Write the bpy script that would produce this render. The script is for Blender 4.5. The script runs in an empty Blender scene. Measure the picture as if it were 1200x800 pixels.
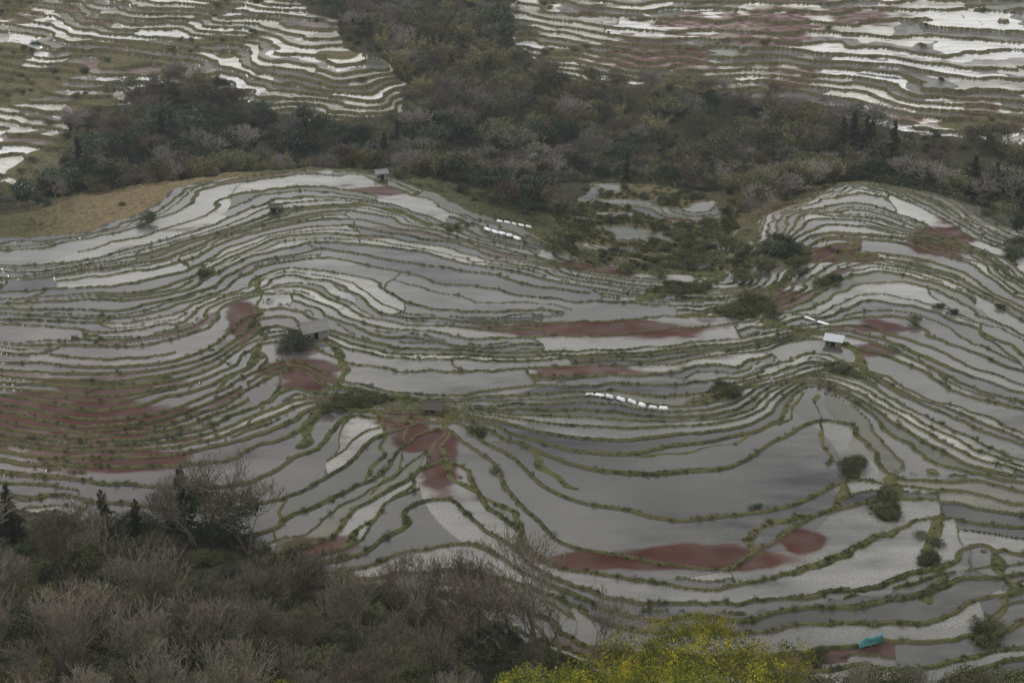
import bpy, math, random, time
import numpy as np
from mathutils import Vector, Matrix
T0=time.time()
rng=np.random.default_rng(7); random.seed(7)
# ------------------------------------------------------------------ camera model
PITCH=math.radians(25); ZC=108.0; F=600/math.tan(math.radians(20))
cp,sp=math.cos(PITCH),math.sin(PITCH)
S=0.45      # metres per contour unit (near slope)
SF=1.25     # metres per terrace (far slope)
def ray(u,v):
    xc=(u-600)/F; yc=(400-v)/F
    return xc, cp+yc*sp, -sp+yc*cp
def unproj(u,v,z):
    dx,dy,dz=ray(u,v); t=(z-ZC)/dz
    return dx*t,dy*t
def project(x,y,z):
    dz=z-ZC; fw=y*cp-dz*sp; fw=np.maximum(fw,1)
    return 600+F*x/fw, 400-F*(y*sp+dz*cp)/fw
# ------------------------------------------------------------------ noise
TAB=rng.random((256,256))
def vn(x,y,s=0):
    x=x+s*17.31; y=y+s*9.77
    xi=np.floor(x).astype(np.int64); yi=np.floor(y).astype(np.int64)
    fx=x-xi; fy=y-yi
    fx=fx*fx*fx*(fx*(fx*6-15)+10); fy=fy*fy*fy*(fy*(fy*6-15)+10)
    a=xi&255; b=(xi+1)&255; c=yi&255; d=(yi+1)&255
    return (TAB[a,c]*(1-fx)+TAB[b,c]*fx)*(1-fy)+(TAB[a,d]*(1-fx)+TAB[b,d]*fx)*fy
def fbm(x,y,s=0,o=3):
    r=0;amp=1;tot=0
    for i in range(o):
        r=r+amp*(vn(x*2**i,y*2**i,s+i*3.3)*2-1); tot+=amp; amp*=.5
    return r/tot
def hsh(a,b=0.0):
    q=np.sin(a*12.9898+b*78.233)*43758.5453
    return q-np.floor(q)
def sst(a,b,x):
    t=np.clip((x-a)/(b-a),0,1); return t*t*(3-2*t)
# ------------------------------------------------------------------ terrain control contours
C={
2:[(-60,296),(0,292),(100,283),(170,262),(230,235),(300,216),(380,210),(450,220),(520,246),(600,278),(680,302),(760,314),(835,322),(866,300),(900,254),(970,230),(1050,234),(1120,265),(1200,306),(1260,325)],
4:[(-60,315),(0,312),(100,305),(200,285),(270,255),(340,238),(430,240),(520,264),(600,292),(700,314),(800,328),(862,332),(900,285),(970,245),(1050,250),(1120,282),(1200,322)],
7:[(-60,345),(0,345),(100,345),(190,338),(250,310),(330,283),(430,280),(520,294),(620,314),(720,337),(830,347),(890,338),(935,290),(1000,275),(1080,290),(1150,312),(1200,338)],
9:[(0,370),(100,372),(200,362),(260,340),(320,312),(420,312),(500,330),(600,347),(700,360),(800,360),(880,352),(935,325),(990,300),(1080,306),(1200,358)],
12:[(-60,398),(0,400),(80,402),(180,398),(250,378),(303,343),(345,345),(395,374),(450,388),(560,393),(700,393),(800,380),(900,372),(960,352),(1020,330),(1100,340),(1200,395)],
15:[(0,435),(100,440),(200,430),(270,405),(312,375),(370,392),(420,410),(500,415),(600,418),(700,416),(800,410),(880,402),(945,390),(1000,385),(1100,420),(1200,455)],
18:[(-60,460),(0,465),(90,475),(190,470),(260,448),(308,415),(350,412),(400,430),(480,443),(600,445),(720,446),(820,438),(900,425),(960,408),(1010,420),(1100,462),(1200,500)],
21:[(0,495),(100,508),(200,500),(290,465),(335,440),(390,453),(440,463),(520,470),(620,474),(690,470),(780,480),(860,470),(930,442),(965,428),(1020,450),(1110,495),(1200,533)],
24:[(-60,520),(0,525),(100,535),(200,528),(280,510),(340,488),(385,472),(450,476),(530,482),(620,502),(700,514),(800,508),(900,488),(950,452),(985,462),(1040,505),(1110,535),(1200,560)],
26:[(0,560),(120,568),(220,560),(300,545),(365,510),(450,487),(530,488),(590,512),(660,540),(760,554),(880,548),(950,515),(995,530),(1060,552),(1120,560),(1200,574)],
28:[(250,598),(330,580),(400,545),(458,500),(530,493),(578,520),(640,572),(730,593),(850,602),(930,592),(1000,562),(1060,562),(1120,572),(1200,586)],
30:[(280,625),(350,605),(415,575),(470,530),(526,502),(562,530),(595,582),(640,622),(730,648),(830,660),(885,636),(945,606),(1030,584),(1100,588),(1200,602)],
32:[(320,650),(400,620),(465,580),(530,550),(565,592),(620,646),(700,672),(800,684),(900,668),(980,638),(1050,616),(1100,608),(1200,622)],
34:[(400,665),(480,620),(530,598),(600,645),(680,692),(800,705),(900,698),(1000,678),(1080,655),(1150,642),(1200,650)],
37:[(620,700),(700,730),(850,740),(950,730),(1050,712),(1150,690),(1200,688)],
40:[(720,785),(850,778),(1000,768),(1100,748),(1200,726)],
43:[(900,825),(1050,808),(1200,770)],
47:[(1200,820),(1000,850)],
30.5:[(0,600),(-60,600)],38:[(150,660)],46:[(0,690),(300,715)],43.5:[(450,730)],
62:[(0,780),(200,790),(400,800)],55:[(600,820)],53:[(800,860)],62.2:[(900,950)],
90:[(0,950),(300,950)],75:[(600,950)],60:[(1200,950)],
-4:[(690,292),(760,300),(835,300)],-9:[(690,265),(760,272),(840,275)],-14:[(680,240),(760,245),(850,250)],-19:[(690,215),(770,218),(850,228)],
0:[(0,280),(100,268),(170,240),(230,216),(300,205),(380,200),(460,208),(530,236),(610,265)],
0.2:[(1000,216),(1080,232),(1140,262)],
}
def remapP(P):
    if P<=24: return P
    if P<=47: return 24+(P-24)*.5
    return 35.5+(P-47)*1.0
pts=[];val=[]
for P,L in C.items():
    P=remapP(P)
    for (u,v) in L:
        x,y=unproj(u,v,S*P); pts.append((x,y)); val.append(P)
for x in np.linspace(-230,230,10):
    pts.append((x,405)); val.append(-82)
    pts.append((x,440)); val.append(-110)
def tps_fit(p,v,reg):
    p=np.array(p,float)/100; v=np.array(v,float); n=len(p)
    d2=((p[:,None]-p[None])**2).sum(-1)+1e-12
    K=.5*d2*np.log(d2)+reg*np.eye(n)
    Q=np.hstack([np.ones((n,1)),p])
    A=np.zeros((n+3,n+3));A[:n,:n]=K;A[:n,n:]=Q;A[n:,:n]=Q.T
    return p,np.linalg.solve(A,np.concatenate([v,np.zeros(3)]))
def tps_eval(fit,x,y):
    p,w=fit;n=len(p);x=x/100;y=y/100
    r=w[n]+w[n+1]*x+w[n+2]*y
    for i in range(n):
        d2=(x-p[i,0])**2+(y-p[i,1])**2+1e-12
        r+=w[i]*.5*d2*np.log(d2)
    return r
fitP=tps_fit(pts,val,3e-5)
FAR=[(-80,0,-15),(0,0,-13),(120,0,-10),(250,0,-6),(380,0,-4),(-80,60,-23),(0,60,-21),(120,60,-18.5),(250,60,-15.5),(350,60,-13),(430,70,-13),
(0,120,-28),(120,120,-26),(250,120,-22.5),(350,120,-20.5),(450,125,-19),(0,160,-32),(-80,160,-34),(120,170,-31),(300,165,-29),(450,165,-26),(500,60,-16),(550,0,-9),(560,110,-25),
(0,230,-35),(200,215,-33),(400,200,-31),(600,200,-31),(560,160,-30),(650,50,-14),
(700,0,-6),(700,60,-14),(700,120,-22),(700,160,-28),(800,200,-31),(850,0,-6),(850,60,-13),(900,100,-18.5),(900,160,-27),(1000,0,-6),(1000,60,-12),(1050,110,-17),(1050,160,-22.5),(1200,0,-6),(1200,60,-11.5),(1200,120,-16.5),(1200,170,-21),(1200,230,-28),(1290,60,-11),(1290,200,-24),
(0,-150,22),(300,-150,28),(600,-150,24),(900,-150,24),(1200,-150,22)]
fp=[];fv=[]
for u,v,z in FAR:
    fp.append(unproj(u,v,z)); fv.append(z)
for x in np.linspace(-420,420,7):
    fp.append((x,1050)); fv.append(140)
fitF=tps_fit(fp,fv,1e-3)
# ------------------------------------------------------------------ fan grid
ys=[60.0]
while ys[-1]<1100:
    y=ys[-1]
    k=.004 if y<98 else .0012 if y<335 else .004 if y<415 else .00105 if y<625 else .012
    ys.append(y*(1+k))
ys=np.array(ys); NR=len(ys)
NC=1240; aa=np.linspace(-.5,.5,NC)
Y=np.repeat(ys[:,None],NC,1); A=np.repeat(aa[None],NR,0); X=A*Y
def coarse(fit):
    ri=np.unique(np.append(np.arange(0,NR,4),NR-1)); ci=np.unique(np.append(np.arange(0,NC,4),NC-1))
    g=tps_eval(fit,X[np.ix_(ri,ci)],Y[np.ix_(ri,ci)])
    t=np.array([np.interp(np.arange(NC),ci,row) for row in g])
    R=np.arange(NR); j=np.clip(np.searchsorted(ri,R,side='right')-1,0,len(ri)-2)
    w=((R-ri[j])/(ri[j+1]-ri[j]))[:,None]
    return t[j]*(1-w)+t[j+1]*w
def grad(Pf):
    da=np.gradient(Pf,aa,axis=1); dy=np.gradient(Pf,ys,axis=0)
    return np.sqrt((da/Y)**2+(dy-A/Y*da)**2)+1e-6
P0=coarse(fitP); g0=grad(P0)
ZM=S*P0
U0,V0=project(X,Y,ZM)
calm=np.exp(-(((U0-740)/230)**2+((V0-560)/110)**2)**2)      # broad crescent paddies
calm2=np.maximum(calm,.75*np.exp(-(((U0-90)/210)**2+((V0-480)/85)**2)**2))
gw=np.minimum(g0,.5)+.02
P1=P0+gw*(1-.65*calm2)*(2.7*fbm(X/30,Y/22,1,3)+1.5*fbm(X/10,Y/8,2,2)+.42*fbm(X/2.6,Y/2.6,3,2))
P1=P1+(1-.85*calm2)*(.42*fbm(P0/2.6,P0*0,5,1)+.28*fbm(X/38,Y/26,6,2))
kx=np.array([-200.,0,24,25,29,33,60,100]); ky=np.zeros(8)
sl_=[1.3,1.3,2.0,1.0,1.25,1.0,1.0]
for i in range(1,7): ky[i+1]=ky[i]+(kx[i+1]-kx[i])*sl_[i]
ky[0]=ky[1]-200*1.3
off=ky[2]-np.floor(ky[2]); ky=ky-off
P2=np.interp(P1,kx,ky)
def lev2P(l): return np.interp(l,ky,kx)
gP=np.clip(grad(P2),.02,4)
Zf0=coarse(fitF)
gF0=grad(Zf0)
Zf1=Zf0+(gF0+.02)*(11*fbm(X/45,Y/45,21,3)+6.5*fbm(X/15,Y/14,22,2)+1.3*fbm(X/5,Y/5,23,2))+.6*fbm(Zf0/2.8,Zf0*0,24,1)
gF=np.clip(grad(Zf1)/SF,.02,3)
print('fields',time.time()-T0)
farm=(Zf0>ZM)&(Y>335)
base=.5*(ZM+Zf0+np.sqrt((ZM-Zf0)**2+4))
base=np.where(Y>335,base,ZM)
U,V=project(X,Y,base)
JU=U+14*fbm(X/14,Y/14,31,2); JV=V+8*fbm(X/14,Y/14,32,2)
def inpoly(u,v,poly):
    r=np.zeros(np.shape(u),bool); n=len(poly)
    for i in range(n):
        x1,y1=poly[i];x2,y2=poly[(i+1)%n]
        if y1==y2: continue
        c=((y1>v)!=(y2>v))&(u<(x2-x1)*(v-y1)/(y2-y1)+x1)
        r^=c
    return r
FARL=[(-200,-400),(300,-400),(320,-20),(390,30),(400,55),(440,60),(480,105),(470,135),(390,145),(330,135),(260,105),(190,95),(150,115),(80,135),(75,215),(40,240),(-200,245)]
FARR=[(560,-400),(1500,-400),(1500,185),(1200,168),(1050,158),(960,128),(900,112),(760,104),(640,96),(610,50),(600,10)]
PATCH=[(640,300),(650,250),(690,212),(760,218),(850,240),(870,270),(860,320),(760,316)]
farpad=farm&(inpoly(JU,JV,FARL)|inpoly(JU,JV,FARR))
patch=(~farm)&inpoly(JU,JV,PATCH)&(P0<2)
FGP=[(-300,585),(0,590),(130,612),(260,625),(330,650),(420,690),(560,720),(640,765),(720,800),(800,822),(900,850),(1300,860),(1300,2000),(-900,2000),(-900,585)]
fgm=(~farm)&inpoly(JU,JV,FGP)
mainpad=(~farm)&(P1>np.where(U>980,-5.0,0.3))&(~fgm)|patch
def blob(u,v,su,sv):
    return np.exp(-(((U-u)/su)**2+((V-v)/sv)**2))
# ------------------------------------------------------------------ cells
n=np.floor(P2); f=P2-n
kk=np.floor(n/2); odd=(n-2*kk)>.5
def crossfield(n,seed,Lmin,Lmax,X,Y,amp=5,ns=9):
    L=Lmin+(Lmax-Lmin)*hsh(n,seed)
    q=(X+.5*Y*(hsh(n,seed+2)-.5)+amp*fbm(X/ns,Y/ns,seed+40,2))/L+hsh(n,seed+1)*7
    m=np.floor(q); d=np.minimum(q-m,1-(q-m))*L
    return m,d
m,dx=crossfield(kk,1.0,18,60,X,Y)
merged=(hsh(kk*2.9+1,m*6.1)>.76)&(g0>.15)&(n<30)&(calm2<.3)
hc=hsh(n*1.7+3,m*2.3)
big=calm>.25
split=(hc>np.where(big,.97,.40))&(gP<.30)&(~merged)
BIGD=99.
hw=.15+.12*vn(X/5,Y/5,9)+.30*sst(.5,.85,vn(X/22,Y/22,10))**1.5
gs=np.clip(g0*1.3,.05,3)
hw=np.minimum(hw,np.maximum(.12,.10/gs))
rm=np.clip(.13/gs,.20,.42)
d0=np.where(merged&odd,BIGD,f/gP); d1=np.where(merged&~odd,BIGD,(1-f)/gP)
dist=np.minimum(np.abs(d0-hw),np.maximum(d1+hw-rm,0))
half=.5+.16*fbm(X/18,Y/18,12,2)
dist=np.where(split,np.minimum(dist,np.abs(f-half)/gP),dist)
cross_ok=((hsh(kk*3.1,m*5.7)>.40)|merged)&(~big)
dist=np.where((gP<.7)&cross_ok,np.minimum(dist,dx+.04),dist)
neff=np.where(merged&odd,n-1,n)
cellid=hsh(neff*1.37+11*np.where(split&(f>half),1,0),m*4.11*np.where(big,0,1)+2)
zt=S*lev2P(neff); step=S*lev2P(np.where(merged,neff+2,neff+1))-zt
zt=zt+np.where(split&(f>half),.5*step,0)
rem=np.where(split,.5,1)*step
# far
fn=Zf1/SF; nf=np.floor(fn); ff=fn-nf
mf,dxf=crossfield(nf,5.0,18,60,X,Y,7,12)
hwF=.13+.30*vn(X/12,Y/12,19)
d0f=ff/gF; d1f=(1-ff)/gF
halfF=(hsh(nf*2.1,mf*1.9)>.40)&(gF<.13)
distF=np.minimum(np.abs(d0f-hwF*.6),np.maximum(d1f-.45+hwF,0))
distF=np.where(halfF,np.minimum(distF,np.abs(ff-.5)/gF+.1),distF)
distF=np.minimum(distF,dxf+.1)
cellF=hsh(nf*1.91+np.where(halfF&(ff>.5),3.7,0),mf*3.3+1)
bump=.32*np.clip(1-(dist/(hw*.95))**2,0,1)
zmain=zt+bump+rem*sst(.28,0.0,d1)
zmain=np.where(gP>1.2,ZM+.15*bump,zmain)
zfar=SF*nf+.3*np.clip(1-(distF/hwF)**2,0,1)*(d1f>1)+SF*sst(.45,0,d1f)
rough=.8*fbm(X/6,Y/6,50,3)+.3*fbm(X/1.2,Y/1.2,51,2)
Z=np.where(farpad,zfar,np.where(mainpad,zmain,base+rough))
# ------------------------------------------------------------------ explicit banks and paths
def seg_dist(px,py,poly):
    d=np.full(px.shape,1e9)
    for (x1,y1),(x2,y2) in zip(poly[:-1],poly[1:]):
        lx,ly=x2-x1,y2-y1; t=np.clip(((px-x1)*lx+(py-y1)*ly)/(lx*lx+ly*ly),0,1)
        d=np.minimum(d,np.hypot(px-x1-t*lx,py-y1-t*ly))
    return d
def ground_xy(u,v,Zarr=base):
    dxr,dyr,dzr=ray(u,v); a=dxr/dyr
    c=int(np.clip(round((a+.5)*(NC-1)),0,NC-1)); zr=ZC+dzr/dyr*ys
    idx=np.nonzero(zr<Zarr[:,c])[0]
    r=NR-1 if len(idx)==0 else idx[0]
    return aa[c]*ys[r],ys[r],Zarr[r,c],r,c
BANKS=[([(355,520),(362,500),(378,478),(410,466),(455,464),(505,470),(530,484)],.9),
([(530,484),(524,520),(524,560),(560,580),(600,596),(622,650)],.4),([(440,484),(455,492),(500,492),(545,490)],.5),
([(300,325),(304,350),(300,372),(312,395),(290,430),(262,452)],.5),
([(385,402),(408,432),(392,452),(372,462)],.6),([(335,420),(330,450),(300,480),(285,500)],.3),
([(960,462),(967,500),(968,545)],.25),([(1000,545),(990,575),(965,600),(900,606),(875,630),(880,645)],.6),
([(1100,605),(1090,640),(1102,672),(1080,700)],.6),([(1170,650),(1185,690),(1160,730)],.5),
([(890,345),(900,378),(955,392),(1000,408),(1012,436)],.8),([(930,300),(925,318),(900,345),(840,362),(800,372)],.9),
([(940,460),(925,490),(860,520),(760,535)],.3),([(815,472),(850,458),(880,452)],1.1),
([(750,352),(790,345),(830,330),(850,322)],1.3),([(700,300),(760,318),(830,324),(870,300)],1.2),
([(1040,600),(1050,580),(1045,560)],.8),([(448,492),(450,530),(430,562),(380,590),(330,612)],.3),([(520,505),(490,555),(450,600),(400,640)],.3),
([(415,240),(460,245),(500,262),(540,262)],.6),([(578,515),(600,516),(640,548),(672,572)],.4),([(478,500),(470,540),(440,580)],.2),
([(890,262),(882,285),(905,300),(935,318)],.7)]
bank=np.full(X.shape,9.0)
for poly,w in BANKS:
    wp=[ground_xy(u,v)[:2] for u,v in poly]
    d=seg_dist(X+1.2*fbm(X/5,Y/5,61,2),Y+1.2*fbm(X/5,Y/5,62,2),wp)-w*(1+.9*fbm(X/3,Y/3,60,2))
    bank=np.minimum(bank,d)
bank=np.where(farm,9,bank)
Z=Z+np.where(mainpad,.35*np.clip(-bank,0,1),0)
vegf=np.zeros(X.shape)
for b in [(800,340,50,11,.95),(930,300,20,24,.9),(965,330,26,12,.65),(760,312,60,8,1),(860,300,26,28,1.1),(350,395,14,14,.8),(420,470,45,10,1),(850,458,28,9,.9),
          (1040,590,18,22,.9),(1000,550,10,16,.9),(1090,650,13,32,.7),(540,268,40,8,.7),(900,560,30,8,.3),(740,500,40,5,.3),(1160,740,25,20,.6),(880,365,45,12,.8),(560,505,20,8,.5),(990,430,20,11,.7),(180,250,40,7,.6),(235,322,25,8,.5),(1000,775,150,14,.5),(900,610,34,10,.65),(1185,300,20,14,.6),(1160,225,40,22,.75)]:
    vegf=np.maximum(vegf,b[4]*blob(*b[:4]))
vegn=vegf+.38*fbm(X/5,Y/5,70,3)
veg=sst(.50,.60,vegn)
veg=np.where(patch,sst(.48,.58,vn(X/8,Y/6,71)+.14*(dist<.9)),veg)
veg=np.where(farpad|mainpad,veg,1.0)
farn=fbm(X/30,Y/30,77,3)
farveg=sst(.16,.22,farn+np.where((U<170),-.15,-.24)+.5*blob(60,105,80,22)+.45*blob(650,70,60,36)+.2*blob(860,100,60,12)+.9*blob(0,190,80,40)+.25*blob(760,95,80,14))
farveg=farveg*np.maximum(cellF>.15,blob(0,190,90,50)>.3)
veg=np.maximum(veg,np.where(farpad,farveg,0))
e=np.where(farpad,distF-hwF,dist-hw)
e=np.where(mainpad,np.minimum(e,bank),e)
# ------------------------------------------------------------------ paddy water colour (silt / azolla, with sky reflection painted in)
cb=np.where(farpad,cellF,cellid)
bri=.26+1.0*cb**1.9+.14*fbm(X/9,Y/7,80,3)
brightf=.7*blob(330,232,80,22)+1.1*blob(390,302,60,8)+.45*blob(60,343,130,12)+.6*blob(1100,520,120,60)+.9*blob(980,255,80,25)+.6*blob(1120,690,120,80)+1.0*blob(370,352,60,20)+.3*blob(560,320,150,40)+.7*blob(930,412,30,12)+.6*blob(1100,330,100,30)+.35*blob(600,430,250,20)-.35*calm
brightf=np.where(farm,1.9+3.4*(cellF>.30),brightf)  # far paddies' base colour raised to paint in the bright sky reflection
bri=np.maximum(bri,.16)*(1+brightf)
lft=sst(500,100,U)*sst(350,420,V)*(~farm)
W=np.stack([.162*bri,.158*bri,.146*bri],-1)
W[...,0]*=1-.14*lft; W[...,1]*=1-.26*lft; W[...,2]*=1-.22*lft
redf=np.zeros(X.shape)
for b in [(60,490,160,38,1.6),(120,455,110,20,1.1),(150,540,110,18,1.2),(285,375,20,26,1.4),(350,435,45,24,1.3),(370,450,30,20,1.0),(700,384,110,9,1.7),(560,380,40,6,.7),(485,508,28,24,1.4),(515,530,20,36,1.4),(470,490,25,10,.9),
          (810,652,95,14,1.8),(690,655,60,10,1.2),(940,632,30,14,1.1),(905,348,32,12,1.5),(1095,285,38,24,1.3),(970,298,50,12,1.2),(700,435,60,10,.8),(690,310,60,8,.9),(380,640,60,14,.9),(1030,410,40,8,.9),(965,710,50,10,.9),
          (450,222,60,6,.7),(900,30,75,28,1.3),(770,60,75,20,1.3),(1010,15,60,18,1.0),(1150,130,60,18,1.0),(700,10,40,10,.9),(930,90,40,22,1.0),(1060,130,50,14,.8),(1040,380,60,12,.7),(60,90,60,20,.4),(20,10,40,12,.8),(800,20,50,16,.9)]:
    redf=np.maximum(redf,b[4]*blob(*b[:4]))
rr=sst(.40,.74,redf+.50*fbm(X/7,Y/3.5,90,4)+.55*(cb-.5))
rr=np.maximum(rr,sst(.90,.93,hsh(cb*91.7))*.8*sst(-.15,.15,fbm(X/10,Y/10,91,2)))
rr=rr*(1-.22*vn(X/2.5,Y/2.5,92))
RED=np.array([.056,.0175,.0125])*np.where(farm,1.3,1)[...,None]
W=W*(1-rr[...,None])+RED*rr[...,None]
ol=sst(.90,.92,hsh(cb*33.3+.2))*.6
ol=np.maximum(ol,.8*sst(.4,.7,np.maximum(blob(975,330,45,14),blob(270,405,25,10))+.2*fbm(X/6,Y/6,93,2)))
W=W*(1-ol[...,None])+np.array([.060,.062,.034])*ol[...,None]
wet=1-np.clip(rr*.93+ol*.4,0,1)
dry=np.where((~farm)&(P1<0.5)&(P1>-30),sst(.45,.1,np.abs(U-180)/450),0)
dry=np.maximum(dry,.7*blob(890,240,90,30)*(~farm)); dry=np.maximum(dry,.4*patch)
dry=np.maximum(dry,np.where(farm&~farpad,.25,0)); dry=np.maximum(dry,np.where(farpad,.35,0))
print('cells',time.time()-T0)
# ------------------------------------------------------------------ mesh helpers
def mk(name,v,q,mats,mi=None,smooth=False,k=4):
    me=bpy.data.meshes.new(name)
    v=np.asarray(v,np.float32);q=np.asarray(q,np.int32)
    me.vertices.add(len(v)); me.vertices.foreach_set('co',v.ravel())
    me.loops.add(q.size); me.loops.foreach_set('vertex_index',q.ravel())
    me.polygons.add(len(q)); me.polygons.foreach_set('loop_start',np.arange(0,q.size,k,dtype=np.int32))
    for mt in mats: me.materials.append(mt)
    if mi is not None: me.polygons.foreach_set('material_index',np.asarray(mi,np.int32))
    me.polygons.foreach_set('use_smooth',np.full(len(q),smooth))
    me.update(calc_edges=True)
    return me
def obj(name,me,loc=(0,0,0),parent=None,rot=(0,0,0),sc=(1,1,1)):
    o=bpy.data.objects.new(name,me); bpy.context.scene.collection.objects.link(o)
    o.location=loc;o.rotation_euler=rot;o.scale=sc
    if parent: o.parent=parent
    return o
# ------------------------------------------------------------------ materials
class NT:
    def __init__(s,name):
        s.m=bpy.data.materials.new(name); s.m.use_nodes=True; s.t=s.m.node_tree; s.t.nodes.clear()
        s.out=s.t.nodes.new('ShaderNodeOutputMaterial')
    def n(s,t,**k):
        x=s.t.nodes.new('ShaderNode'+t)
        return x
    def l(s,a,b): s.t.links.new(a,b)
    def math(s,op,a,b=None,c=None):
        x=s.n('Math'); x.operation=op
        for i,q in enumerate((a,b,c)):
            if q is None: continue
            if isinstance(q,(int,float)): x.inputs[i].default_value=q
            else: s.l(q,x.inputs[i])
        return x.outputs[0]
    def noise(s,scale,detail=3,co=None,rough=.55):
        x=s.n('TexNoise'); x.inputs['Scale'].default_value=scale; x.inputs['Detail'].default_value=detail; x.inputs['Roughness'].default_value=rough
        if co is not None: s.l(co,x.inputs['Vector'])
        return x.outputs['Fac']
    def ramp(s,fac,stops):
        x=s.n('ValToRGB'); cr=x.color_ramp
        while len(cr.elements)<len(stops): cr.elements.new(.5)
        for e_,(p,c) in zip(cr.elements,stops):
            e_.position=p; e_.color=(*c,1) if len(c)==3 else c
        s.l(fac,x.inputs[0]); return x.outputs[0]
    def mix(s,f,a,b,mode='MIX'):
        x=s.n('Mix'); x.data_type='RGBA'; x.blend_type=mode
        for i,q in ((0,f),(6,a),(7,b)):
            if isinstance(q,(int,float)): x.inputs[i].default_value=q
            elif isinstance(q,tuple): x.inputs[i].default_value=(*q,1)
            else: s.l(q,x.inputs[i])
        return x.outputs[2]
    def bsdf(s,col,rough=.9,spec=.2,normal=None):
        b=s.n('BsdfPrincipled')
        if isinstance(col,tuple): b.inputs['Base Color'].default_value=(*col,1)
        else: s.l(col,b.inputs['Base Color'])
        if isinstance(rough,(int,float)): b.inputs['Roughness'].default_value=rough
        else: s.l(rough,b.inputs['Roughness'])
        if isinstance(spec,(int,float)): b.inputs['Specular IOR Level'].default_value=spec
        else: s.l(spec,b.inputs['Specular IOR Level'])
        if normal is not None: s.l(normal,b.inputs['Normal'])
        return b
def terrain_mat():
    t=NT('terrace_ground')
    co=t.n('TexCoord').outputs['Object']
    def at(nm,o='Fac'):
        x=t.n('Attribute'); x.attribute_name=nm; return x.outputs[o]
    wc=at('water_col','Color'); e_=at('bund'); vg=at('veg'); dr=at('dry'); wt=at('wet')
    n1=t.noise(.9,3,co); n2=t.noise(3.5,2,co); n3=t.noise(.12,2,co); n4=t.noise(8,1,co)
    em=t.math('ADD',e_,t.math('MULTIPLY',t.math('SUBTRACT',n2,.5),.38))
    mk_=t.n('MapRange'); mk_.interpolation_type='SMOOTHSTEP'
    t.l(em,mk_.inputs[0]); mk_.inputs[1].default_value=.08; mk_.inputs[2].default_value=-.05; 
    bm=t.math('MAXIMUM',mk_.outputs[0],vg)
    gmix=t.math('ADD',t.math('MULTIPLY',n1,.55),t.math('MULTIPLY',n3,.55))
    grass=t.ramp(gmix,[(.38,(.030,.033,.017)),(.48,(.056,.062,.027)),(.56,(.092,.100,.038)),(.66,(.112,.090,.055))])
    ngr=t.ramp(n1,[(.3,(.085,.068,.042)),(.6,(.20,.155,.085)),(.75,(.11,.105,.055))])
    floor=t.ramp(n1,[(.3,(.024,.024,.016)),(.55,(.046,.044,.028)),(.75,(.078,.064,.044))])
    g2=t.mix(dr,grass,ngr)
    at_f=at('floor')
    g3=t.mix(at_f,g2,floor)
    g3=t.mix(dr,g3,g2)
    g3=t.mix(t.math('MULTIPLY',t.math('SUBTRACT',n4,.38),1.2),g3,t.mix(.5,g3,(.0,.0,.0)))
    bmp=t.n('Bump'); bmp.inputs['Strength'].default_value=.9; bmp.inputs['Distance'].default_value=.35; t.l(n2,bmp.inputs['Height'])
    land=t.bsdf(g3,.95,.1,bmp.outputs[0])
    mp=t.n('Mapping'); mp.inputs['Scale'].default_value=(.25,.9,1); t.l(co,mp.inputs[0])
    s1=t.noise(.35,4,mp.outputs[0],.65)
    s2=t.noise(5.0,2,co,.7)
    wv=t.math('MULTIPLY_ADD',s1,1.9,.05)
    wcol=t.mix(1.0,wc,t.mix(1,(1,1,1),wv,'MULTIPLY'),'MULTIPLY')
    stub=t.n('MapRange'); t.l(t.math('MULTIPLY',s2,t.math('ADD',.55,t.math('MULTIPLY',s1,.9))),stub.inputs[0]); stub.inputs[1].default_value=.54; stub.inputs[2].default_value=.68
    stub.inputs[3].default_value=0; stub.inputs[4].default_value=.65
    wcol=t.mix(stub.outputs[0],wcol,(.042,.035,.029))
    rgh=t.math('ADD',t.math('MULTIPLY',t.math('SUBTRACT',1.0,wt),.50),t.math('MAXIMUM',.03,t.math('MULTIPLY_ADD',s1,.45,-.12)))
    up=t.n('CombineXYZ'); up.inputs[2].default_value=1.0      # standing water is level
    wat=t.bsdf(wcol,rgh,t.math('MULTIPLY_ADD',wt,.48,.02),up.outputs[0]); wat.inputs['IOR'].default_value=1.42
    ms=t.n('MixShader'); t.l(bm,ms.inputs[0]); t.l(wat.outputs[0],ms.inputs[1]); t.l(land.outputs[0],ms.inputs[2])
    t.l(ms.outputs[0],t.out.inputs[0]); return t.m
def leaf_mat(name,c1,c2,c3,sc=1.2,transl=0,var=.8):
    t=NT(name); co=t.n('TexCoord').outputs['Object']
    oi=t.n('ObjectInfo').outputs['Random']
    nn=t.noise(sc,2,co)
    col=t.ramp(nn,[(.35,c1),(.5,c2),(.65,c3)])
    hsv=t.n('HueSaturation'); t.l(col,hsv.inputs['Color']); t.l(t.math('MULTIPLY_ADD',oi,.04,.475),hsv.inputs['Hue'])
    t.l(t.math('MULTIPLY_ADD',oi,var,1.05-var/2),hsv.inputs['Value'])
    b=t.bsdf(hsv.outputs[0],.75,.15)
    if transl:
        tr=t.n('BsdfTranslucent'); t.l(hsv.outputs[0],tr.inputs[0])
        ms=t.n('MixShader'); ms.inputs[0].default_value=transl; t.l(b.outputs[0],ms.inputs[1]); t.l(tr.outputs[0],ms.inputs[2])
        t.l(ms.outputs[0],t.out.inputs[0])
    else: t.l(b.outputs[0],t.out.inputs[0])
    return t.m
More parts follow.
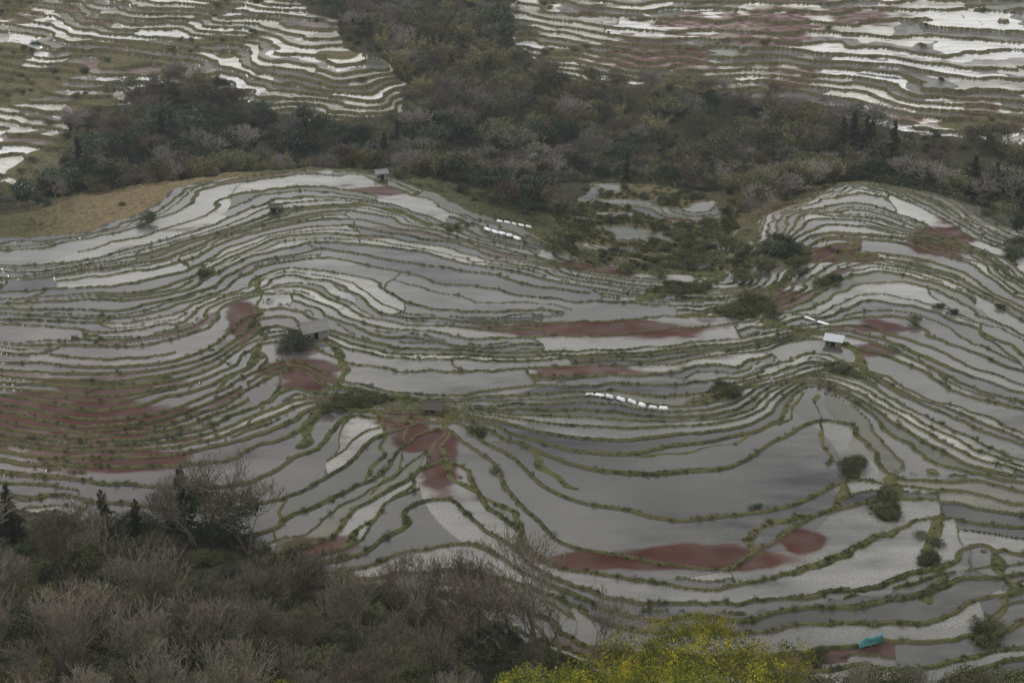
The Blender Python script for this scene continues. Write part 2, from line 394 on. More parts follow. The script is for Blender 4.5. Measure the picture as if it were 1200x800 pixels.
def simple_mat(name,c1,c2,sc=3,rough=.85,spec=.2,bump=0,stretch=None,vary=False):
    t=NT(name); co=t.n('TexCoord').outputs['Object']
    if stretch:
        mp=t.n('Mapping'); mp.inputs['Scale'].default_value=stretch; t.l(co,mp.inputs[0]); co=mp.outputs[0]
    nn=t.noise(sc,3,co); col=t.ramp(nn,[(.35,c1),(.65,c2)])
    if vary:
        oi=t.n('ObjectInfo').outputs['Random']; hsv=t.n('HueSaturation'); t.l(col,hsv.inputs['Color']); t.l(t.math('MULTIPLY_ADD',oi,.7,.65),hsv.inputs['Value']); col=hsv.outputs[0]
    nr=None
    if bump:
        b=t.n('Bump'); b.inputs['Strength'].default_value=bump; b.inputs['Distance'].default_value=.05; t.l(nn,b.inputs['Height']); nr=b.outputs[0]
    b=t.bsdf(col,rough,spec,nr); t.l(b.outputs[0],t.out.inputs[0]); return t.m
M_T=terrain_mat()
M_BARK=simple_mat('grey_bark',(.105,.090,.070),(.20,.172,.138),4,vary=True)
M_TWIG=simple_mat('brown_twig_bark',(.075,.058,.042),(.145,.115,.085),2,vary=True)
M_BARKF=simple_mat('hazed_grey_bark',(.125,.110,.098),(.23,.205,.185),4,vary=True)  # paler bark copy; puts valley haze into the forest trees' colour
M_GREEN=leaf_mat('dark_green_leaves',(.024,.034,.022),(.050,.064,.038),(.090,.108,.060),var=1.1)  # haze also put into forest leaf colours, here and in the next two
M_OLIVE=leaf_mat('olive_leaves',(.048,.054,.030),(.090,.094,.050),(.150,.136,.075),var=1.0)
M_BAM=leaf_mat('bamboo_leaves',(.075,.078,.040),(.145,.136,.064),(.23,.185,.095))
M_YEL=leaf_mat('yellow_green_leaves',(.04,.070,.014),(.18,.21,.022),(.42,.37,.03),.55,.3,.8)
M_CON=leaf_mat('conifer_needles',(.014,.021,.013),(.025,.034,.020),(.042,.050,.028),var=.4)
M_DKG=leaf_mat('evergreen_leaves',(.015,.025,.013),(.028,.042,.020),(.055,.070,.032),var=.4)
M_GRS=leaf_mat('grass_blades',(.044,.050,.022),(.076,.084,.032),(.125,.110,.055))
# ------------------------------------------------------------------ terrain object
idx=np.arange(NR*NC).reshape(NR,NC)
q=np.stack([idx[:-1,:-1],idx[:-1,1:],idx[1:,1:],idx[1:,:-1]],-1).reshape(-1,4)
me=mk('terraced_hillside',np.stack([X,Y,Z],-1).reshape(-1,3),q,[M_T],smooth=True)
def addf(nm,a):
    at=me.attributes.new(nm,'FLOAT','POINT'); at.data.foreach_set('value',np.asarray(a,np.float32).ravel())
addf('bund',np.clip(e,-3,3)); addf('veg',veg); addf('dry',dry); addf('wet',wet)
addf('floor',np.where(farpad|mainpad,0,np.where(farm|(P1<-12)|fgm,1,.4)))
ca=me.attributes.new('water_col','FLOAT_COLOR','POINT')
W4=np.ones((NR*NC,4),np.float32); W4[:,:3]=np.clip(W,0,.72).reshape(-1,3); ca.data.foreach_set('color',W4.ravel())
obj('terraced_hillside',me)
print('terrain',time.time()-T0,NR,NC)
# ------------------------------------------------------------------ vegetation meshes
def tubes(segs,k=3):
    s=np.array(segs); p0=s[:,0:3];p1=s[:,3:6];r0=s[:,6];r1=s[:,7]
    d=p1-p0; d/=np.linalg.norm(d,axis=1)[:,None]+1e-9
    h=np.where(np.abs(d[:,2:3])>.9,np.array([[1.,0,0]]),np.array([[0,0,1.]]))
    a=np.cross(d,h); a/=np.linalg.norm(a,axis=1)[:,None]; b=np.cross(d,a)
    vs=[]
    for (pp,r) in ((p0,r0),(p1,r1)):
        for i in range(k):
            t=2*math.pi*i/k; vs.append(pp+(a*math.cos(t)+b*math.sin(t))*r[:,None])
    v=np.stack(vs,1)
    nS=len(s); basei=(np.arange(nS)*2*k)[:,None]
    qs=[]
    for i in range(k):
        j=(i+1)%k; qs.append(basei+np.array([[i,j,k+j,k+i]]))
    return v.reshape(-1,3),np.concatenate(qs,0)
def quads(c,ln,wd,droop=0.0,R=rng):
    nL=len(c); d=R.normal(size=(nL,3)); d[:,2]-=droop; d/=np.linalg.norm(d,axis=1)[:,None]
    h=R.normal(size=(nL,3)); a=np.cross(d,h); a/=np.linalg.norm(a,axis=1)[:,None]
    L=(ln*(.6+.8*R.random(nL)))[:,None]; Wd=(wd*(.6+.8*R.random(nL)))[:,None]
    v=np.stack([c-d*L*.5,c+a*Wd*.5,c+d*L*.5,c-a*Wd*.5],1).reshape(-1,3)
    return v,(np.arange(nL)*4)[:,None]+np.arange(4)[None]
def skeleton(seed,H,levels,kids,spread,r0,multi=1,up=.25,trunk=.3):
    R=random.Random(seed); segs=[];tips=[]
    def grow(p,d,L,r,lv):
        nseg=3 if lv<2 else 2
        cur=p
        pts_=[]
        for i in range(nseg):
            d=(d+Vector((R.gauss(0,.13),R.gauss(0,.13),R.gauss(0,.08)+up*.12))).normalized()
            nx=cur+d*(L/nseg); ra=r*(1-.45*i/nseg); rb=r*(1-.45*(i+1)/nseg)
            segs.append((*cur,*nx,ra,rb)); cur=nx; pts_.append((cur.copy(),rb,i))
        if lv>=levels: tips.append(tuple(cur)); return
        k=kids[min(lv,len(kids)-1)]
        for j in range(k):
            pp,rb,i=pts_[-1] if (j<2 or R.random()<.35) else pts_[R.randrange(max(0,nseg-2),nseg)]
            ax=Vector((R.gauss(0,1),R.gauss(0,1),R.gauss(0,.4)+up)).normalized()
            nd=(d*(1-spread)+ax*spread*1.25).normalized()
            if nd.z<-.1: nd.z*=-.3
            grow(pp,nd,L*R.uniform(.62,.86),rb*R.uniform(.5,.72),lv+1)
    for mth in range(multi):
        d=Vector((R.gauss(0,.12 if multi==1 else .3),R.gauss(0,.12 if multi==1 else .3),1)).normalized()
        grow(Vector((R.gauss(0,.15)*(multi>1),R.gauss(0,.15)*(multi>1),-.4)),d,H*trunk,r0/(multi**.4),0)
    return segs,tips
def comb(parts,mats,name):
    vs=[];qs=[];mi=[];o=0
    for v,q_,m_ in parts:
        vs.append(v);qs.append(q_+o);mi.append(np.full(len(q_),m_)); o+=len(v)
    return mk(name,np.concatenate(vs),np.concatenate(qs),mats,np.concatenate(mi))
def norm_h(segs,H):
    s=np.array(segs); h=max(s[:,2].max(),s[:,5].max()); k=H/h; s[:,:6]*=k; return s.tolist(),k
bare=[]; baresm=[]
for i in range(6):
    segs,tips=skeleton(100+i,8,6,[3,4,3,3,2,2],.36,.24,multi=1+(i%2),trunk=.30,up=.5)
    segs,_=norm_h(segs,10)
    v,qq=tubes([(*s[:6],max(s[6]*1.3,.022),max(s[7]*1.3,.014)) for s in segs])
    bare.append(comb([(v,qq,0)],[M_BARK if i%3 else M_TWIG],'bare_tree_mesh'))
    segs,tips=skeleton(150+i,8,5,[4,4,3,3,2],.46,.15,multi=1+(i%2),trunk=.27)
    segs,_=norm_h(segs,7.5)
    v,qq=tubes([(*s[:6],max(s[6],.04),max(s[7],.028)) for s in segs])
    baresm.append(comb([(v,qq,0)],[M_BARKF if i%3 else M_TWIG],'bare_tree_small_mesh'))
def leafy(seed,H,mat,per,ln,wd,rad,levels=3,kids=[4,4,4],multi=1,spread=.5,trunk=.3,droop=0,keep=1.0):
    segs,tips=skeleton(seed,H,levels,kids,spread,.16,multi=multi,trunk=trunk)
    segs,k=norm_h(segs,H)
    v,qq=tubes(segs)
    tp=np.array(tips)*k; R=np.random.default_rng(seed)
    tp=tp[R.random(len(tp))<keep]
    c=np.repeat(tp,per,0)+R.normal(size=(len(tp)*per,3))*rad*np.array([1,1,.6])
    lv,lq=quads(c,ln,wd,droop,R)
    return comb([(v,qq,0),(lv,lq,1)],[M_TWIG,mat],'leafy_tree_mesh')
green=[leafy(200+i,7,M_GREEN,26,.42,.26,.55,multi=1+i%2) for i in range(4)]
dkg=[leafy(210+i,7,M_DKG,34,.34,.20,.55,multi=1+i%2) for i in range(3)]
olive=[leafy(220+i,6.5,M_OLIVE,20,.40,.22,.6,multi=2,keep=.8) for i in range(3)]
shrub=[leafy(240+i,2.0,[M_OLIVE,M_GREEN,M_GRS][i],24,.22,.10,.28,levels=2,kids=[5,5],multi=4,spread=.55,trunk=.35) for i in range(3)]
yellow=[leafy(260+i,9,M_YEL,17,.30,.12,.40,levels=4,kids=[4,4,4,3],multi=2,trunk=.30,droop=.5,spread=.36,keep=.5) for i in range(4)]
def bamboo(seed,H,mat,nc=22):
    R=random.Random(seed); segs=[];cs=[]
    for i in range(nc):
        an=R.uniform(0,6.28); p=Vector((R.gauss(0,.5),R.gauss(0,.5),-.3)); d=Vector((math.cos(an)*.15,math.sin(an)*.15,1)).normalized()
        h=H*R.uniform(.6,1.05); N=9
        for k in range(N):
            tt=k/N; d=(d+Vector((math.cos(an),math.sin(an),-.6))*(.02+.16*tt*tt)).normalized()
            nx=p+d*h/N; segs.append((*p,*nx,.05*(1-tt*.8),.05*(1-(tt+.1)*.8)))
            if tt>.25:
                for _ in range(int(16*(.5+tt))):
                    q_=p+(nx-p)*R.random(); cs.append((q_.x+R.gauss(0,.32),q_.y+R.gauss(0,.32),q_.z+R.gauss(0,.22)-.15))
            p=nx
    v,qq=tubes(segs); lv,lq=quads(np.array(cs),.5,.12,.9,np.random.default_rng(seed))
    return comb([(v,qq,0),(lv,lq,1)],[M_OLIVE,mat],'bamboo_mesh')
bam=[bamboo(300+i,8,M_BAM) for i in range(3)]
def conifer(seed,H,w):
    R=random.Random(seed); segs=[(0,0,-.5,0,0,H*.5,.2,.12),(0,0,H*.5,0,0,H,.12,.02)];cs=[]
    z=H*.12
    while z<H*.98:
        rr_=w*(1-z/H)**.8*R.uniform(.6,1.1)+.15
        for k in range(R.randint(4,6)):
            if R.random()<.15: continue
            an=R.uniform(0,6.28); d=Vector((math.cos(an),math.sin(an),R.uniform(-.25,.25))); L=rr_*R.uniform(.6,1.15)
            e2=Vector((0,0,z))+d*L; segs.append((0,0,z,*e2,.04,.01))
            for _ in range(int(6+L*20)):
                t_=R.random()**.7; q_=Vector((0,0,z))+d*L*t_; cs.append((q_.x+R.gauss(0,.12),q_.y+R.gauss(0,.12),q_.z+R.gauss(0,.1)-.08*t_))
        z+=R.uniform(.28,.5)*(H/11)
    v,qq=tubes(segs); lv,lq=quads(np.array(cs),.46,.18,.3,np.random.default_rng(seed))
    return comb([(v,qq,0),(lv,lq,1)],[M_BARK,M_CON],'conifer_mesh')
con=[conifer(400+i,11,2.3) for i in range(3)]
def tuft(seed):
    R=np.random.default_rng(seed); nb=46
    b=R.normal(size=(nb,3))*np.array([.32,.32,0]); L=.25+.4*R.random(nb); an=R.random(nb)*6.28
    d=np.stack([np.cos(an)*.5,np.sin(an)*.5,np.ones(nb)],1)
    side=np.stack([-np.sin(an),np.cos(an),0*an],1)*.035
    v=np.stack([b-side,b+side,b+d*L[:,None]+side*.3,b+d*L[:,None]-side*.3],1).reshape(-1,3)
    return mk('tuft_mesh',v,(np.arange(nb)*4)[:,None]+np.arange(4),[M_GRS])
tufts=[tuft(i) for i in range(4)]
print('veg meshes',time.time()-T0,[len(m_.polygons) for m_ in bare+green+bam+con+yellow])
# ------------------------------------------------------------------ scatter
def zat(x,y):
    a=x/y; c=int(np.clip(round((a+.5)*(NC-1)),0,NC-1)); r=int(np.clip(np.searchsorted(ys,y),0,NR-1)); return r,c
def empty(name):
    o=bpy.data.objects.new(name,None); bpy.context.scene.collection.objects.link(o); return o
def put(name,me_,x,y,z,s,parent=None,sx=1.0):
    return obj(name,me_,(x,y,z),parent,(random.gauss(0,.05),random.gauss(0,.05),random.uniform(0,6.28)),(s*sx,s*sx,s))
forest=empty('valley_forest'); cnt=0
FOR=[(320,-80),(560,-80),(600,10),(612,55),(640,100),(760,108),(900,116),(960,132),(1050,162),(1200,172),(1500,190),(1500,420),(-300,420),(-300,245),(40,240),(75,215),(80,150),(150,115),(190,95),(260,105),(330,140),(390,148),(470,138),(484,105),(440,58),(400,52),(385,30)]
tries=0
while cnt<1800 and tries<60000:
    tries+=1
    y=random.uniform(300,640); x=random.uniform(-.44,.44)*y
    r,c=zat(x,y)
    if patch[r,c] or farpad[r,c] or mainpad[r,c]: continue
    u,v=U[r,c],V[r,c]
    near=not farm[r,c]
    if near:
        lim=-10 if u<330 else -7 if u<470 else -3 if u<645 else -22 if u<850 else -3 if u<985 else -5
        if P0[r,c]>lim: continue
    if not inpoly(np.array(u),np.array(v),FOR): continue
    t=random.random(); zn=float(fbm(np.array(x/35),np.array(y/35),120,2))
    if near and 850<u<985: zn=-.5; 
    if zn>.14: me_=random.choice(green if t<.36 else baresm if t<.76 else dkg if t<.93 else con)
    elif zn<-.18: me_=random.choice(bam if t<.42 else baresm if t<.80 else olive)
    else: me_=random.choice(baresm if t<.58 else olive if t<.78 else green if t<.94 else dkg)
    s=random.uniform(.7,1.0)*random.choice([.8,1,1.2,1.6])
    if near: s=min(s,1.15)*.9
    put('tree',me_,x,y,Z[r,c]-.2,s,forest); cnt+=1
print('forest',cnt,tries)
scrub=empty('hillside_scrub'); cnt=0;tries=0
while cnt<900 and tries<40000:
    tries+=1
    y=random.uniform(300,630); x=random.uniform(-.42,.42)*y; r,c=zat(x,y)
    if farpad[r,c]:
        if veg[r,c]<.5 and random.random()>.04: continue
    elif patch[r,c]:
        if veg[r,c]<.5: continue
    elif not(farm[r,c] or P0[r,c]<-1): continue
    if not farm[r,c] and random.random()<.6: continue
    put('shrub',random.choice(shrub),x,y,Z[r,c]-.1,random.uniform(.4,1.0),scrub); cnt+=1
bg=empty('bund_grass')
inview=(U>-40)&(U<1240)&(V<830)&(V>190)&mainpad&(veg<.9)&(e<-.02)
cand=np.flatnonzero(inview.ravel()); sel=rng.choice(cand,5600,replace=False)
dens=vn(X/22,Y/22,140).ravel()
for i in sel:
    if dens[i]<.5 and random.random()<.75: continue
    r,c=divmod(int(i),NC); put('grass_tuft',random.choice(tufts),X[r,c],Y[r,c],Z[r,c]-.05,random.uniform(.25,.8),bg)
cand=np.flatnonzero(((veg>.6)&mainpad&(V>190)).ravel()); sel=rng.choice(cand,min(2200,len(cand)),replace=False)
for i in sel:
    r,c=divmod(int(i),NC)
    if random.random()<.28: put('shrub',random.choice(shrub),X[r,c],Y[r,c],Z[r,c]-.05,random.uniform(.2,.7),bg)
    else: put('grass_tuft',random.choice(tufts),X[r,c],Y[r,c],Z[r,c]-.03,random.uniform(.6,1.4),bg)
def G(u,v): 
    x,y,z,r,c=ground_xy(u,v,Z); return x,y,z
# ------------------------------------------------------------------ named single trees and bushes
def tree_at(name,me_,u,v,s,sx=1.0):
    x,y,z=G(u,v); return put(name,me_,x,y,z-.15,s,None,sx)
for (u,v,s) in [(1045,212,1.9),(1012,196,1.7),(1024,188,1.4),(986,190,1.5),(997,184,1.6),(1004,200,1.3),(1140,235,1.2)]:
    tree_at('conifer_tree',random.choice(con),u,v,s*.9,.95)
for (u,v,s,k_) in [(1080,222,1.0,baresm),(1100,226,1.1,baresm),(1122,232,1.0,olive),(1150,240,1.1,baresm),(1168,238,1.2,green),(1186,246,1.2,baresm),(1196,262,1.1,green),(1176,262,.8,olive),(1198,285,.9,dkg)]:
    tree_at('hillside_tree',random.choice(k_),u,v,s)
for (u,v,s) in [(18,640,.85),(130,645,.8),(158,640,.65),(6,650,.75),(215,622,.9)]:
    tree_at('conifer_tree',random.choice(con),u,v,s,1.1)
tree_at('evergreen_tree',dkg[0],240,622,.95); tree_at('evergreen_tree',dkg[1],268,630,.8); tree_at('evergreen_tree',dkg[2],208,622,.9); tree_at('evergreen_tree',dkg[1],150,640,.6)
for (u,v,s,me_) in [(345,405,1.2,shrub[1]),(350,410,1.0,shrub[1]),(336,408,.8,shrub[1]),(1000,553,.7,shrub[0]),(994,545,.5,shrub[1]),(906,300,1.5,shrub[1]),(915,292,1.5,shrub[1]),(898,296,1.3,shrub[0]),(925,300,1.1,shrub[1]),(1070,378,.7,shrub[0]),
   (1102,362,.5,shrub[1]),(1118,368,.5,shrub[1]),(1172,362,.5,shrub[1]),(860,462,.7,shrub[0]),(845,466,.6,shrub[0]),(176,262,1.2,shrub[1]),(322,247,.7,shrub[1]),(1100,640,.45,shrub[0]),(1078,630,.45,shrub[0]),(887,597,.4,shrub[1]),(580,552,.4,shrub[0]),(1045,600,.45,shrub[2]),(400,475,.8,shrub[2]),(425,470,.8,shrub[0]),(385,482,.6,shrub[2]),(815,342,.9,shrub[2]),(800,348,.8,shrub[0]),
   (735,320,1.0,shrub[2]),(770,325,1.1,shrub[0]),(870,330,1.2,shrub[0]),(880,355,.9,shrub[2]),(940,325,.9,shrub[1]),(850,290,1.4,shrub[2]),(690,305,1.0,shrub[0]),(650,298,1.0,shrub[2]),(905,372,.8,shrub[0]),(860,370,.8,shrub[2]),(1005,440,.5,shrub[0]),(895,315,1.2,shrub[2]),(840,310,1.3,shrub[0]),
   (1185,300,1.1,shrub[1]),(1192,292,1.3,shrub[0])]:
    tree_at('bush',me_,u,v,s,1.1)
# foreground woodland on the near slope
FG=[(-80,640),(120,660),(250,668),(330,715),(430,750),(600,768),(660,790),(720,830),(800,860),(860,900),(860,1100),(-200,1100),(-200,640)]
cnt=0;tries=0;us=[]
while cnt<170 and tries<30000:
    tries+=1
    y=random.uniform(66,150); x=random.uniform(-.5,.45)*y; r,c=zat(x,y); u,v=U[r,c],V[r,c]
    if not inpoly(np.array(u),np.array(v),FG) or not fgm[r,c]: continue
    if any((x-a)**2+(y-b)**2<5.2 for a,b in us): continue
    us.append((x,y))
    s=random.uniform(.5,1.1)*(1.0 if v<800 else .8)
    if 560<u<900 and v>780: s*=.6
    nm,me_=('bare_tree',random.choice(bare)) if random.random()<.88 else ('evergreen_tree',random.choice(dkg+olive))
    if nm!='bare_tree': s*=.7
    put(nm,me_,x,y,Z[r,c]-.2,s); cnt+=1
print('fg',cnt,tries)
for (u,v,s) in [(250,628,1.5),(228,642,1.1),(290,650,1.1),(628,752,1.3),(600,745,1.15),(655,765,1.15),(180,650,.85),(90,668,.9),(560,745,1.0),(500,745,1.0),(690,790,1.1),(640,770,1.2),(470,740,.9),(420,735,.9),(540,755,1.1),(590,770,1.1),(380,720,.85)]:
    tree_at('bare_tree',random.choice(bare),u,v,s)
under=empty('undergrowth'); cnt=0
while cnt<900:
    y=random.uniform(64,150); x=random.uniform(-.5,.5)*y; r,c=zat(x,y)
    if not fgm[r,c]: continue
    cnt+=1; put('shrub',random.choice(shrub),x,y,Z[r,c]-.1,random.uniform(.4,.9),under)
for (u,v,s) in [(610,865,.75),(655,855,.85),(700,850,1.1),(735,850,.85),(775,845,1.15),(805,850,.9),(840,835,1.25),(866,845,1.1),(720,890,1.15),(775,895,1.1),(830,890,1.25),(670,895,.95),(580,875,.6),(630,880,.9),(450,850,.45),(480,855,.45),(340,840,.4),(890,860,.8),(930,845,.5),(1130,840,.35),(1170,845,.4)]:
    tree_at('yellow_green_tree',random.choice(yellow),u,v,s,.9)
for (u,v,s) in [(930,825,.5),(1000,822,.55),(1060,832,.5),(990,840,.6),(900,840,.65),(1110,832,.45),(710,835,.8),(880,840,.7),(1150,830,.45)]:
    tree_at('bare_tree',random.choice(bare),u,v,s)
for (u,v,s) in [(940,812,1.0),(980,815,1.0),(1020,812,1.1),(1070,812,1.1),(1120,818,1.1),(1160,815,1.1),(1190,810,1.1),(905,815,1.0),(1050,820,1.2),(1140,822,1.2)]:
    tree_at('bush',random.choice(shrub),u,v,s,1.2)
x,y,z=G(1128,280); segs,_=skeleton(900,12,1,[2],.3,.12,trunk=.9); v_,q_=tubes(segs)
obj('dead_tree',comb([(v_,q_,0)],[M_TWIG],'dead_tree_mesh'),(x,y,z),None,(0,.28,0),(.8,.8,.8))
# ------------------------------------------------------------------ huts
M_MUD=simple_mat('mud_brick',(.16,.125,.09),(.27,.22,.17),2.5,.95,.1,.5)
M_STONE=simple_mat('rubble_stone',(.14,.13,.12),(.30,.28,.25),5,.9,.2,.6)
M_TILE=simple_mat('grey_tile_roof',(.12,.115,.11),(.24,.23,.22),3,.8,.3,.4,(1,6,1))
M_DARK=simple_mat('dark_thatch',(.05,.045,.04),(.11,.10,.085),5,.95,.1,.6,(1,8,1))
M_TIN=simple_mat('pale_tin_roof',(.26,.29,.31),(.42,.45,.47),2,.5,.4,.2,(1,10,1))
M_WHITEW=simple_mat('whitewash',(.5,.5,.49),(.72,.72,.70),1.5,.85,.2)
M_HOLE=simple_mat('painted_interior_shade',(.012,.011,.010),(.02,.018,.016),2)  # near-black paint standing in for shade inside the huts
M_WOOD=simple_mat('weathered_wood',(.10,.075,.05),(.18,.14,.10),4,.9,.2,.3)
def box(name,cx,cy,cz,sx,sy,sz,mat,parent):
    v=np.array([(a,b,c) for a in(-.5,.5) for b in(-.5,.5) for c in(-.5,.5)])*np.array([sx,sy,sz])+np.array([cx,cy,cz])
    q_=[(0,1,3,2),(4,6,7,5),(0,4,5,1),(2,3,7,6),(0,2,6,4),(1,5,7,3)]
    return obj(name,mk(name,v,q_,[mat]),parent=parent)
def slab(name,p,th,mat,parent):
    p=np.array(p,float); nrm=np.cross(p[1]-p[0],p[3]-p[0]); nrm/=np.linalg.norm(nrm)
    v=np.concatenate([p,p+nrm*th]); q_=[(0,3,2,1),(4,5,6,7),(0,1,5,4),(1,2,6,5),(2,3,7,6),(3,0,4,7)]
    return obj(name,mk(name,v,q_,[mat]),parent=parent)
def hut(u,v,w,d,h,rh,rot,wall,roof,name='field_hut',lean=False):
    x,y,z=G(u,v); e_=empty(name); 
    t=.22
    dw,dh=.8,min(1.7,h-.2)
    box('front_wall_left',-(w/2+dw/2)/2,-d/2+t/2,h/2,w/2-dw/2,t,h,wall,e_)
    box('front_wall_right',(w/2+dw/2)/2,-d/2+t/2,h/2,w/2-dw/2,t,h,wall,e_)
    box('door_lintel',0,-d/2+t/2,(h+dh)/2,dw-.004,t-.01,h-dh,wall,e_)
    box('dark_doorway',0,-d/2+t*.75,dh/2,dw-.01,.05,dh-.01,M_HOLE,e_)  # near-black slab filling the doorway, painted shade of the interior
    box('back_wall',0,d/2-t/2,h/2,w,t,h,wall,e_)
    box('side_wall_left',-w/2+t/2,0,h/2,t,d-2*t-.006,h,wall,e_)
    box('side_wall_right',w/2-t/2,0,h/2,t,d-2*t-.006,h,wall,e_)
    box('window',-w*.3,-d/2-.004,h*.6,.45,.05,.4,M_HOLE,e_)  # near-black slab on the wall, interior shade painted in
    box('window_sill',-w*.3,-d/2-.05,h*.6-.26,.6,.14,.08,M_WOOD,e_)
    o=.35
    if lean:
        slab('roof',[(-w/2-o,-d/2-o,h+.03),(w/2+o,-d/2-o,h+.03),(w/2+o,d/2+o,h+rh),(-w/2-o,d/2+o,h+rh)],.07,roof,e_)
    else:
        ez=h-.12
        slab('roof_front',[(-w/2-o,-d/2-o,ez),(w/2+o,-d/2-o,ez),(w/2+o,0,h+rh),(-w/2-o,0,h+rh)],.10,roof,e_)
        slab('roof_back',[(-w/2-o,0.01,h+rh),(w/2+o,0.01,h+rh),(w/2+o,d/2+o,ez),(-w/2-o,d/2+o,ez)],.10,roof,e_)
        for sx in (-1,1):
            g=np.array([(sx*(w/2-.1),-d/2,h),(sx*(w/2-.1),d/2,h),(sx*(w/2-.1),0.02,h+rh-.05),(sx*(w/2-.1),-.02,h+rh-.05)])
            slab('gable',g,.12*sx*-1,wall,e_)
        seg=[(-w/2-o,0,h+rh+.08,w/2+o,0,h+rh+.08,.11,.11)]; v_,q_=tubes(seg,6); obj('roof_ridge',mk('roof_ridge',v_,q_,[roof]),parent=e_)
    e_.location=(x,y,z-.25); e_.rotation_euler=(0,0,rot); return e_
hut(368,395,4.2,3.2,2.0,1.1,.45,M_STONE,M_TILE,'stone_field_hut')
hut(508,483,2.6,2.0,1.0,.7,-.1,M_MUD,M_DARK,'thatched_hut')
hut(447,210,2.6,2.2,1.9,.6,.3,M_STONE,M_TILE,'stone_field_hut')
hut(977,404,2.6,1.7,1.2,.35,-.35,M_MUD,M_TIN,'tin_roofed_hut',True)
hut(322,248,1.8,1.5,1.3,.5,.1,M_MUD,M_DARK,'thatched_hut')
hut(617,203,6.0,4.0,5.0,1.4,.3,M_WHITEW,M_TIN,'white_farmhouse')
# ------------------------------------------------------------------ plastic seedling tunnels
t=NT('white_plastic_film'); co=t.n('TexCoord').outputs['Object']; nn=t.noise(4,3,co)
bb=t.bsdf(t.ramp(nn,[(.3,(.55,.57,.59)),(.7,(.76,.77,.78))]),.35,.5); t.l(bb.outputs[0],t.out.inputs[0]); M_FILM=t.m
def tunnel(u1,v1,u2,v2,w,h,name='plastic_seedling_tunnel'):
    a=Vector(G(u1,v1)); b=Vector(G(u2,v2)); d=b-a; L=d.length; d.normalize(); s_=Vector((-d.y,d.x,0)).normalized()
    N=max(6,int(L/.25)); K=8; vs=[]
    for i in range(N+1):
        tt=i/N; p=a+(b-a)*tt; en=min(1,math.sin(math.pi*tt)*3+.12); sc=en*(1-.12*(i%3==0))
        for k in range(K+1):
            an=math.pi*k/K; vs.append(p+s_*math.cos(an)*w/2*sc+Vector((0,0,math.sin(an)*h*sc+.03)))
    q_=[(i*(K+1)+k,i*(K+1)+k+1,(i+1)*(K+1)+k+1,(i+1)*(K+1)+k) for i in range(N) for k in range(K)]
    obj(name,mk(name,np.array([tuple(p) for p in vs]),q_,[M_FILM],smooth=True))
pth=[(686,463),(698,463),(710,465),(722,468),(735,471),(748,474),(760,477),(772,479),(786,480)]
for i,(a,b) in enumerate(zip(pth[:-1],pth[1:])): tunnel(a[0],a[1],b[0]-1.5-(i%3),b[1],.65+.2*(i%2),.34+.06*(i%3))
for i in range(5):
    tunnel(568+i*8.5,269+i*2.4,575+i*8.5,272+i*2.4,.9,.5)
for i in range(5):
    tunnel(582+i*8.5,259+i*1.6,589+i*8.5,261+i*1.6,.7,.4)
for i in range(2): tunnel(942+i*16,372+i*5,955+i*16,376+i*5,.6,.25)
M_TEAL=simple_mat('teal_plastic_sheet',(.015,.11,.11),(.03,.17,.165),3,.4,.5)
a=Vector(G(1006,764)); nx_,ny_=22,10; vs=[]
for i in range(nx_):
    for j in range(ny_):
        xx=i/(nx_-1)*2.8; yy=j/(ny_-1)*.8+xx*.45
        vs.append((a.x+xx,a.y+yy,float(Z[zat(a.x+xx,a.y+yy)])+.35+.30*float(fbm(np.array(xx*1.6),np.array(yy*1.6),150,3))+.35*math.sin(j/(ny_-1)*math.pi)))
q_=[(i*ny_+j,(i+1)*ny_+j,(i+1)*ny_+j+1,i*ny_+j+1) for i in range(nx_-1) for j in range(ny_-1)]
obj('teal_tarpaulin',mk('teal_tarpaulin',vs,q_,[M_TEAL],smooth=True))
M_ROCK=simple_mat('dark_rock',(.05,.045,.04),(.13,.12,.11),3,.9,.2,.5)
def rock(u,v,s):
    import bmesh
    bm=bmesh.new(); bmesh.ops.create_icosphere(bm,subdivisions=3,radius=1)
    R=random.random()*50
    for vt in bm.verts:
        p=vt.co; k=1+.35*float(fbm(np.array(p.x*1.3+R),np.array(p.y*1.3+p.z),160,3)); vt.co=Vector((p.x*k*s,p.y*k*s*.8,p.z*k*s*.6))
    me_=bpy.data.meshes.new('boulder'); bm.to_mesh(me_); bm.free(); me_.materials.append(M_ROCK)
    x,y,z=G(u,v); obj('boulder',me_,(x,y,z+.05))
for u,v,s in [(1153,646,.42),(1020,602,.25),(1118,366,.5),(1172,358,.5),(1100,358,.5),(540,560,.25),(760,560,.2),(250,410,.4)]: rock(u,v,s)
# ------------------------------------------------------------------ haze (thin valley air, glow added for scattered light)
HD=.00018
hz=NT('valley_haze'); va=hz.n('VolumeAbsorption'); va.inputs['Density'].default_value=HD; va.inputs['Color'].default_value=(0,0,0,1)
em=hz.n('Emission'); em.inputs['Color'].default_value=(.84,.92,1.0,1); em.inputs['Strength'].default_value=HD*.32  # faint emission stands in for light scattered by the air
ad=hz.n('AddShader'); hz.l(va.outputs[0],ad.inputs[0]); hz.l(em.outputs[0],ad.inputs[1]); hz.l(ad.outputs[0],hz.out.inputs['Volume'])
HZ=empty('haze'); box('haze_volume',0,560,60,1600,1400,330,hz.m,HZ)
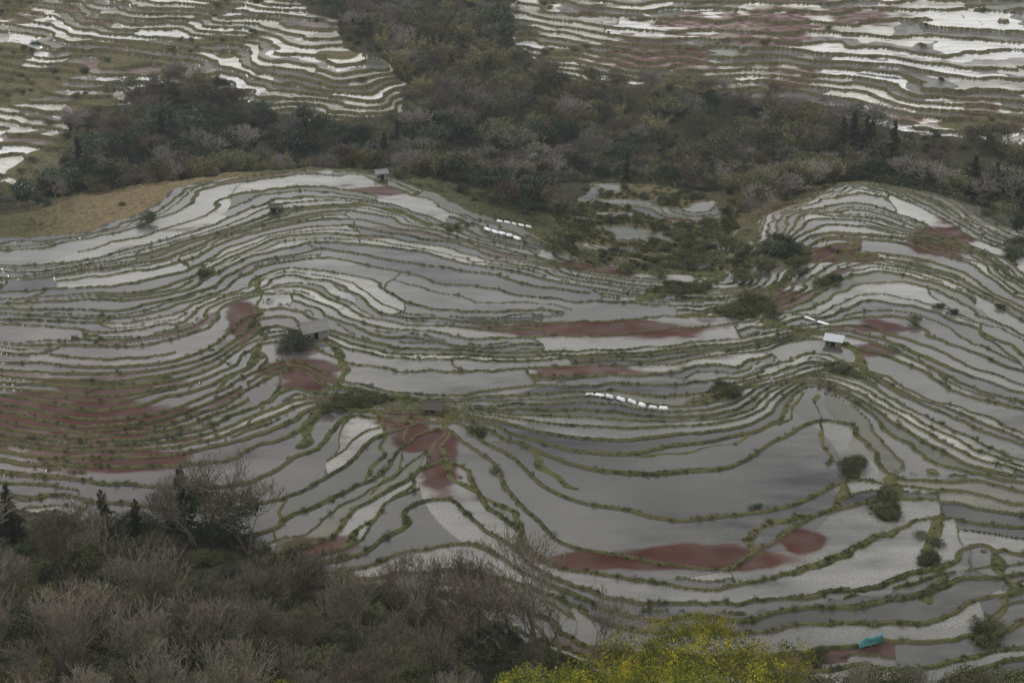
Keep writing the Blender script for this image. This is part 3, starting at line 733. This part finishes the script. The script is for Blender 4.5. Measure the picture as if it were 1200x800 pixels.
# ------------------------------------------------------------------ light
sc=bpy.context.scene
w=bpy.data.worlds.new('World'); sc.world=w; w.use_nodes=True; nt=w.node_tree; nt.nodes.clear()
out=nt.nodes.new('ShaderNodeOutputWorld'); sky=nt.nodes.new('ShaderNodeTexSky'); sky.sky_type='NISHITA'; sky.sun_disc=False
SE,SR=math.radians(38),math.radians(-35)
sky.sun_elevation=SE; sky.sun_rotation=SR
b1=nt.nodes.new('ShaderNodeBackground'); b1.inputs[1].default_value=.10; nt.links.new(sky.outputs[0],b1.inputs[0])
tc=nt.nodes.new('ShaderNodeTexCoord'); mp=nt.nodes.new('ShaderNodeMapping'); mp.inputs['Scale'].default_value=(1,1,2.6); nt.links.new(tc.outputs['Generated'],mp.inputs[0])
no=nt.nodes.new('ShaderNodeTexNoise'); no.inputs['Scale'].default_value=4.2; no.inputs['Detail'].default_value=5; no.inputs['Distortion'].default_value=.6; nt.links.new(mp.outputs[0],no.inputs[0])
cr=nt.nodes.new('ShaderNodeValToRGB'); cr.color_ramp.elements[0].position=.38; cr.color_ramp.elements[0].color=(.26,.28,.32,1); cr.color_ramp.elements[1].position=.62; cr.color_ramp.elements[1].color=(1.3,1.27,1.2,1)
nt.links.new(no.outputs['Fac'],cr.inputs[0])
b2=nt.nodes.new('ShaderNodeBackground'); b2.inputs[1].default_value=1.65; nt.links.new(cr.outputs[0],b2.inputs[0])
mx=nt.nodes.new('ShaderNodeMixShader'); mx.inputs[0].default_value=.85
nt.links.new(b1.outputs[0],mx.inputs[1]); nt.links.new(b2.outputs[0],mx.inputs[2]); nt.links.new(mx.outputs[0],out.inputs[0])
sl=bpy.data.lights.new('sun','SUN'); sl.energy=1.5; sl.angle=math.radians(12); sl.color=(1,.96,.9)
so=bpy.data.objects.new('sun',sl); sc.collection.objects.link(so)
dirv=Vector((math.sin(SR)*math.cos(SE),math.cos(SR)*math.cos(SE),math.sin(SE)))
so.rotation_euler=dirv.to_track_quat('Z','Y').to_euler()
cam=bpy.data.cameras.new('camera'); co_=bpy.data.objects.new('camera',cam); sc.collection.objects.link(co_)
cam.sensor_width=36; cam.lens=18/math.tan(math.radians(20)); cam.clip_end=5000; cam.clip_start=.5
co_.location=(0,0,ZC); co_.rotation_euler=(math.radians(65),0,0); sc.camera=co_
sc.view_settings.view_transform='Standard'; sc.view_settings.look='None'; sc.view_settings.exposure=0
print('done',time.time()-T0)
